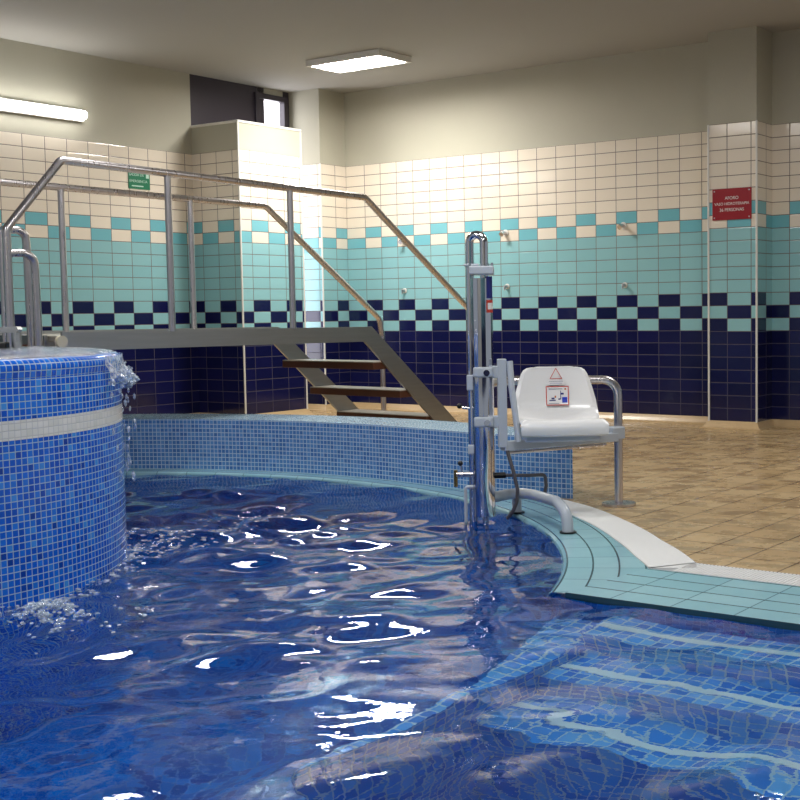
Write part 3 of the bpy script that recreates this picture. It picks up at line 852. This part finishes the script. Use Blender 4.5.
# seat shell
def seat():
    ang = R(5.5); sx = Vector((math.cos(ang), math.sin(ang), 0)); fv = Vector((sx.y, -sx.x, 0))
    o = V(.099, 5.478, 0)
    # (forward, z, half width, sag of the middle)
    prof = [(-.03, .388, .182, 0), (.012, .386, .187, 0), (.030, .394, .190, 0), (.038, .414, .193, 0), (.036, .438, .193, 0), (.022, .456, .193, .002),
            (0, .463, .192, .004), (-.06, .459, .192, .012), (-.14, .452, .193, .018), (-.22, .448, .195, .020), (-.28, .450, .197, .022), (-.325, .462, .199, .026),
            (-.35, .485, .198, .03), (-.362, .52, .193, .03), (-.372, .57, .180, .028), (-.384, .615, .166, .026), (-.390, .640, .157, .024), (-.396, .658, .146, .022), (-.400, .668, .130, .018), (-.405, .672, .104, .012)]
    b = nb(); rows = []; nn = 20
    for i, (f, z, hw, sag) in enumerate(prof):
        row = []
        nxt = prof[min(i+1, len(prof)-1)]; prv = prof[max(i-1, 0)]
        tx, tz = nxt[0]-prv[0], nxt[1]-prv[1]; L = math.hypot(tx, tz) or 1
        nx_, nz_ = tz/L, -tx/L                     # side facing away from the sitter flips below
        for k in range(nn+1):
            t = -1+2*k/nn
            e = abs(t)**3.0; d = sag*(1-t*t)
            edge = .016*max(0, (abs(t)-.88)/.12)**2
            row.append(b.verts.new(o + sx*(t*hw) + fv*(f - nx_*0 + (-d if i > 11 else 0) - 0*e) + UP*(z - (d if i <= 11 else 0) - (edge if 4 < i < 11 else 0)) - fv*(edge if i >= 11 else 0)))
        rows.append(row)
    for p, q in zip(rows, rows[1:]):
        for k in range(nn): b.faces.new((p[k], p[k+1], q[k+1], q[k]))
    bmesh.ops.recalc_face_normals(b, faces=b.faces)
    bmesh.ops.solidify(b, geom=b.faces[:], thickness=.009)
    s = build('seat', b, M['shell'], parent=lift, smooth=True); s['label'] = 'white moulded plastic seat'
    # closing block behind the lip
    # stickers on the backrest
    def bp(a, z, lift_=.0045):                         # point on the front of the backrest
        for (f0, z0, h0, s0), (f1, z1, h1, s1) in zip(prof[11:], prof[12:]):
            if z0 <= z <= z1:
                w = (z-z0)/(z1-z0); f = f0+(f1-f0)*w; hw = h0+(h1-h0)*w; sg = s0+(s1-s0)*w
                t = a/hw; return o + sx*a + fv*(f - sg*(1-t*t) + lift_) + UP*z
    def patch(b, a0, a1, z0, z1, lift_, nx=6, nz=6):
        g = [[b.verts.new(bp(a0+(a1-a0)*i/nx, z0+(z1-z0)*j/nz, lift_)) for i in range(nx+1)] for j in range(nz+1)]
        for j in range(nz):
            for i in range(nx): b.faces.new((g[j][i], g[j][i+1], g[j+1][i+1], g[j+1][i]))
    def stick(name, mat, rects, lift_, parent):
        b = nb()
        for r_ in rects: patch(b, *r_, lift_)
        return build(name, b, M[mat], parent=parent)
    L1, L2, L3 = .0105, .0118, .0128
    # instruction sticker with a red border
    a0, a1, z0, z1 = -.042, .066, .494, .584
    def sticks(name, mat, rects, lift_, parent):
        for q_ in rects: stick(name, mat, [q_], lift_, parent)
    st = stick('instruction_sticker', 'stick_white', [(a0, a1, z0, z1)], L1, s); st['label'] = 'white instruction sticker with a red border'
    e = .0045
    stick('border', 'stick_red', [(a0, a1, z0, z0+e), (a0, a1, z1-e, z1), (a0, a0+e, z0, z1), (a1-e, a1, z0, z1)], L2, st)
    stick('picture', 'stick_blue', [(.034, .058, .506, .532)], L2, st)
    sticks('picture', 'stick_navy', [(.026, .029, .522, .562), (.029, .042, .544, .552), (.016, .026, .520, .526), (-.016, -.002, .523, .530), (-.026, .004, .515, .520)], L3, st)
    sticks('picture', 'stick_brown', [(-.001, .006, .530, .539), (.046, .054, .566, .574)], L3, st)
    sticks('picture', 'stick_grey', [(-.028, .036, .569, .572), (-.03, .02, .5025, .5045)], L3, st)
    # warning triangle above it
    b = nb(); t0 = bp
    def seg(a, z, a2, z2, w=.0032):
        d = math.hypot(a2-a, z2-z); px, pz = -(z2-z)/d*w/2, (a2-a)/d*w/2
        k = 6; up = []; dn = []
        for i in range(k+1):
            q = i/k; aa, zz = a+(a2-a)*q, z+(z2-z)*q
            up.append(b.verts.new(bp(aa+px, zz+pz, L2))); dn.append(b.verts.new(bp(aa-px, zz-pz, L2)))
        for i in range(k): b.faces.new((dn[i], dn[i+1], up[i+1], up[i]))
    seg(-.020, .618, .036, .618); seg(-.020, .618, .008, .6665); seg(.036, .618, .008, .6665)
    tr = build('warning_triangle', b, M['stick_red'], parent=s); tr['label'] = 'red outlined warning triangle'
    st2 = stick('caption_sticker', 'stick_white', [(-.030, .046, .590, .612)], L1, s)
    stick('caption_lines', 'stick_grey', [(-.026, .042, .605, .6065), (-.022, .036, .596, .5975)], L2, st2)
    b = nb()
    box(b, o+fv*-.15+UP*.392, sx, fv, UP, .34, .22, .07, .008)
    build('seat_pan', b, M['grey_paint'], parent=lift)
seat()
# labels on the mast
def mast_label(name, mat, a0, a1, z0, z1, r=.0502, parent=None):
    b = nb(); n = 6
    g = [[b.verts.new(V(LX+r*math.cos(R(a0+(a1-a0)*i/n)), LY+r*math.sin(R(a0+(a1-a0)*i/n)), z)) for i in range(n+1)] for z in (z0, z1)]
    for i in range(n): b.faces.new((g[0][i], g[0][i+1], g[1][i+1], g[1][i]))
    return build(name, b, M[mat], parent=parent or mast, smooth=True)
mast_label('navy_label', 'stick_navy', -60, -12, .995, 1.092)
q = mast_label('warning_label', 'stick_red', -62, -8, .932, .988)
mast_label('label_field', 'stick_white', -55, -15, .946, .975, .0506, q)
# valves on the supply pipe
lp('valve_arm', [V(SX-.045, LY+.01, .508), V(SX+.02, LY+.01, .500)], .006, 'chrome', seg=10)
b = nb(); ball(b, V(SX-.056, LY+.01, .515), .0125); build('valve_knob', b, M['black'], parent=lift, smooth=True)['label'] = 'small black ball knob'
v0 = lp('valve_body', [V(SX-.075, LY+.01, .205), V(SX, LY+.01, .205)], .012, 'steel_rail', seg=12)
lp('valve_spout', [V(SX-.078, LY+.01, .225), V(SX-.078, LY+.01, .150)], .009, 'brass', parent=v0, seg=12)
lp('valve_spindle', [V(SX-.048, LY+.01, .20), V(SX-.055, LY+.01, .25)], .004, 'chrome', parent=v0, seg=8)
b = nb(); ball(b, V(SX-.056, LY+.01, .256), .0125); build('valve_knob', b, M['black'], parent=v0, smooth=True)['label'] = 'black ball knob'
lp('drip_pipe', [V(SX, LY, .150), V(SX-.034, LY, .150), V(SX-.034, LY, -.05)], .0075, 'grey_paint', fil=.012, seg=12)
# hoses
lp('connector', [V(LX+.045, LY, .200), V(LX+.095, LY+.01, .200)], .0135, 'black', seg=12, label='black hose connector')
lp('water_hose', [V(LX+.09, LY+.01, .200), V(LX+.20, LY+.02, .196), V(.012, LY+.07, .192), V(.016, LY+.08, .14), V(.004, LY+.09, .075)], .008, 'hose', fil=.02, seg=12)
lp('drain_hose', [V(-.156, TY-.01, .315), V(-.130, TY-.02, .225), V(-.112, TY-.02, .14), V(-.116, TY-.01, .085), V(-.135, TY+.0, .04), V(-.160, TY+.03, .004)], .0085, 'hose', fil=.06, seg=12)
# deck support pipe
sp = lp('support_pipe', [V(LX+.02, LY+.02, .095), V(-.12, 5.77, .098), V(-.035, 5.58, .112), V(.06, 5.34, .118), V(.100, 5.245, .085), V(.105, 5.237, .0)], .0245, 'grey_paint', fil=.07, seg=20)
lp('leg', [V(-.121, 5.777, .0), V(-.121, 5.777, .10)], .022, 'grey_paint', parent=sp)
for p in (V(-.121, 5.777, 0), V(.105, 5.237, 0)):
    b = nb(); tube(b, [p+UP*.0005, p+UP*.007], .036, 24); build('floor_flange', b, M['black'], parent=sp, smooth=True)['label'] = 'dark floor flange'

# ------------------------------------------------------------------ wall fittings and signs
nR = -dL                       # into the room from the right wall
def outlet(s, z, label, big):
    base = PR + dR*s + UP*z
    t = empty('shower_outlet', base); tag(t, label, 'shower outlet', 'shower outlets on the tiled wall')
    b = nb(); tube(b, [base+nR*.001, base+nR*.010], .030 if big else .024, 20); build('flange', b, M['trim'], parent=t, smooth=True)
    b = nb()
    if big: tube(b, [base+nR*.008, base+nR*.045, base+nR*.075-UP*.018], [.015, .016, .022], 14)
    else: tube(b, [base+nR*.008, base+nR*.04], [.016, .012], 14)
    build('nozzle', b, M['steel_rail'], parent=t, smooth=True)
    if not big:
        b = nb(); box(b, base+nR*.045-UP*.012, dR, nR, UP, .014, .014, .045, .004); build('lever', b, M['steel_rail'], parent=t)
outlet(1.66, 1.632, 'upper shower outlet on the wall just right of the lift mast', True)
outlet(1.67, 1.155, 'lower shower outlet on the wall just right of the lift mast', False)
outlet(.49, 1.610, 'upper shower outlet on the wall, partly behind the sloping handrail', True)
outlet(.48, 1.140, 'lower shower outlet on the wall under the sloping handrail', False)
outlet(2.872, 1.640, 'upper shower outlet nearest the red sign', True)
outlet(2.884, 1.142, 'lower shower outlet nearest the red sign', False)

def text_part(name, body, size, origin, ax, az, mat, parent, off=.0012):
    cu = bpy.data.curves.new(name, 'FONT'); cu.body = body; cu.size = size; cu.align_x = 'CENTER'; cu.align_y = 'CENTER'; cu.extrude = .0006
    o = bpy.data.objects.new(name+'_src', cu); COL.objects.link(o)
    bpy.context.view_layer.update()
    me = bpy.data.meshes.new_from_object(o.evaluated_get(bpy.context.evaluated_depsgraph_get()))
    bpy.data.objects.remove(o); bpy.data.curves.remove(cu)
    nrm = ax.cross(az); base = ORG[parent.name]
    for v in me.vertices:
        c = v.co.copy(); v.co = origin + ax*c.x + az*c.y + nrm*(c.z+off) - base
    me.materials.clear(); me.materials.append(M[mat]); me.name = name
    t = bpy.data.objects.new(name, me); COL.objects.link(t); t.parent = parent; return t
# red capacity sign on the pillar
sc0 = H_ + dR*.202 + UP*1.738 - dL*.006
sw, sh = .328, .240
sign = empty('capacity_sign', sc0-UP*(sh/2)); tag(sign, 'red sign with white lettering on the tiled pillar', 'sign')
b = nb(); box(b, sc0, dR, dL, UP, sw, .006, sh, .001); build('panel', b, M['red'], parent=sign)
fo = sc0 - dL*.003
for txt, dz in (('AFORO', .046), ('VASO HIDROTERAPIA', .002), ('36 PERSONAS', -.044)):
    text_part('lettering', txt, .030 if len(txt) > 12 else .034, fo+UP*dz, dR, UP, 'white', sign)['label'] = 'white lettering'
for sxx in (-1, 1):
    for szz in (-1, 1):
        b = nb(); p = fo+dR*(sxx*(sw/2-.018))+UP*(szz*(sh/2-.018)); tube(b, [p, p-dL*.004], .006, 10); build('screw', b, M['steel_rail'], parent=sign, smooth=True)
# green exit sign on the left wall
es0 = PL + dL*1.098 + UP*2.090 + dR*.004
ew, eh = .222, .165
ex = empty('exit_sign', es0-UP*(eh/2)); tag(ex, 'green emergency exit sign on the cream wall tiles behind the handrails', 'sign')
b = nb(); box(b, es0, dL, dR, UP, ew, .005, eh, .001); build('panel', b, M['green'], parent=ex)
fo = es0 + dR*.0026
text_part('lettering', 'SALIDA DE', .032, fo+UP*.036-dL*.030, dL, UP, 'palegreen', ex)
text_part('lettering', 'EMERGENCIA', .031, fo-UP*.018-dL*.010, dL, UP, 'palegreen', ex)
b = nb(); box(b, fo+UP*.038+dL*.085, dL, dR, UP, .030, .002, .05); build('pictogram', b, M['palegreen'], parent=ex)
b = nb(); box(b, fo-UP*.058-dL*.02, dL, dR, UP, .12, .002, .010); build('pictogram', b, M['palegreen'], parent=ex)

# ------------------------------------------------------------------ lamps
def batten():
    s0, s1 = -.95, .53; z = 2.553
    c = PL + dL*((s0+s1)/2) + UP*z + dR*.05
    t = empty('wall_lamp', c-UP*.05); tag(t, 'glowing white strip lamp high on the left wall above the tiles', 'lamp')
    b = nb(); box(b, c-dR*.03, dL, dR, UP, s1-s0+.04, .04, .10, .006); build('housing', b, M['trim'], parent=t)
    b = nb(); tube(b, [c+dR*.02-dL*((s1-s0)/2), c+dR*.02+dL*((s1-s0)/2)], .034, 16); build('diffuser', b, M['lamp_wall'], parent=t, smooth=True)
batten()
def panel(x, y, w, d, mat, label, ang=AR):
    c = V(x, y, ZC-.001)
    t = empty('ceiling_light', c); tag(t, label, 'ceiling light', 'ceiling light panels')
    b = nb(); ax = Vector((math.cos(ang), math.sin(ang), 0)); ay = Vector((-ax.y, ax.x, 0))
    for sgn in (-1, 1):
        box(b, c-UP*.025+ay*(sgn*(d/2+.015)), ax, ay, UP, w+.06, .03, .05, .003); box(b, c-UP*.025+ax*(sgn*(w/2+.015)), ax, ay, UP, .03, d, .05, .003)
    build('frame', b, M['trim'], parent=t)
    b = nb(); quad(b, [c-UP*.02-ax*w/2-ay*d/2, c-UP*.02-ax*w/2+ay*d/2, c-UP*.02+ax*w/2+ay*d/2, c-UP*.02+ax*w/2-ay*d/2]); build('diffuser', b, M[mat], parent=t)
panel(-1.50, 10.66, .75, .35, 'lamp_hot', 'bright ceiling panel close to the right wall')
for x, y, s in ((-2.2, 7.2, 'over the middle of the pool'), (-.3, 4.3, 'over the pool steps'), (-3.2, 3.2, 'over the near side of the pool'), (1.7, 6.9, 'over the beige deck'), (.6, 1.6, 'over the near end of the deck'), (-2.4, -1.4, 'added out of view to brighten the back wall'), (-4.6, -1.4, 'added out of view to brighten the left end of the back wall')):  # last two are unseen extras, added to brighten the back wall that steel mirrors
    panel(x, y, .9, .6, 'lamp_soft', 'ceiling panel '+s)

w = bpy.data.worlds.new('World'); SC.world = w; w.use_nodes = True
w.node_tree.nodes['Background'].inputs[0].default_value = (.80, .88, 1, 1)
w.node_tree.nodes['Background'].inputs[1].default_value = .32

# ------------------------------------------------------------------ camera
f_, p_, r_, cx, cy = 1252.8552, .0692, -.0122, 541.5269, 396.9629
cam = bpy.data.cameras.new('Camera'); co = bpy.data.objects.new('Camera', cam); COL.objects.link(co)
Rt = Vector((1, 0, 0)); Uv = Vector((0, math.sin(p_), math.cos(p_))); Fw = Vector((0, math.cos(p_), -math.sin(p_)))
cr = Rt*math.cos(r_) + Uv*math.sin(r_); cu = -Rt*math.sin(r_) + Uv*math.cos(r_)
mw = Matrix(((cr.x, cu.x, -Fw.x, 0), (cr.y, cu.y, -Fw.y, 0), (cr.z, cu.z, -Fw.z, .94), (0, 0, 0, 1)))
co.matrix_world = mw
cam.sensor_width = 36; cam.lens = f_*36/800; cam.shift_x = (400-cx)/800; cam.shift_y = (cy-400)/800
cam.clip_start = .05; cam.clip_end = 100
SC.camera = co
SC.view_settings.view_transform = 'Standard'; SC.view_settings.look = 'None'
SC.view_settings.exposure = 0.0; SC.view_settings.gamma = 1; SC.view_settings.use_curve_mapping = False
SC.cycles.use_denoising = True
SC.cycles.max_bounces = 14; SC.cycles.transmission_bounces = 12; SC.cycles.transparent_max_bounces = 16; SC.cycles.glossy_bounces = 6
SC.cycles.caustics_refractive = True; SC.cycles.caustics_reflective = True
SC.cycles.sample_clamp_indirect = 0
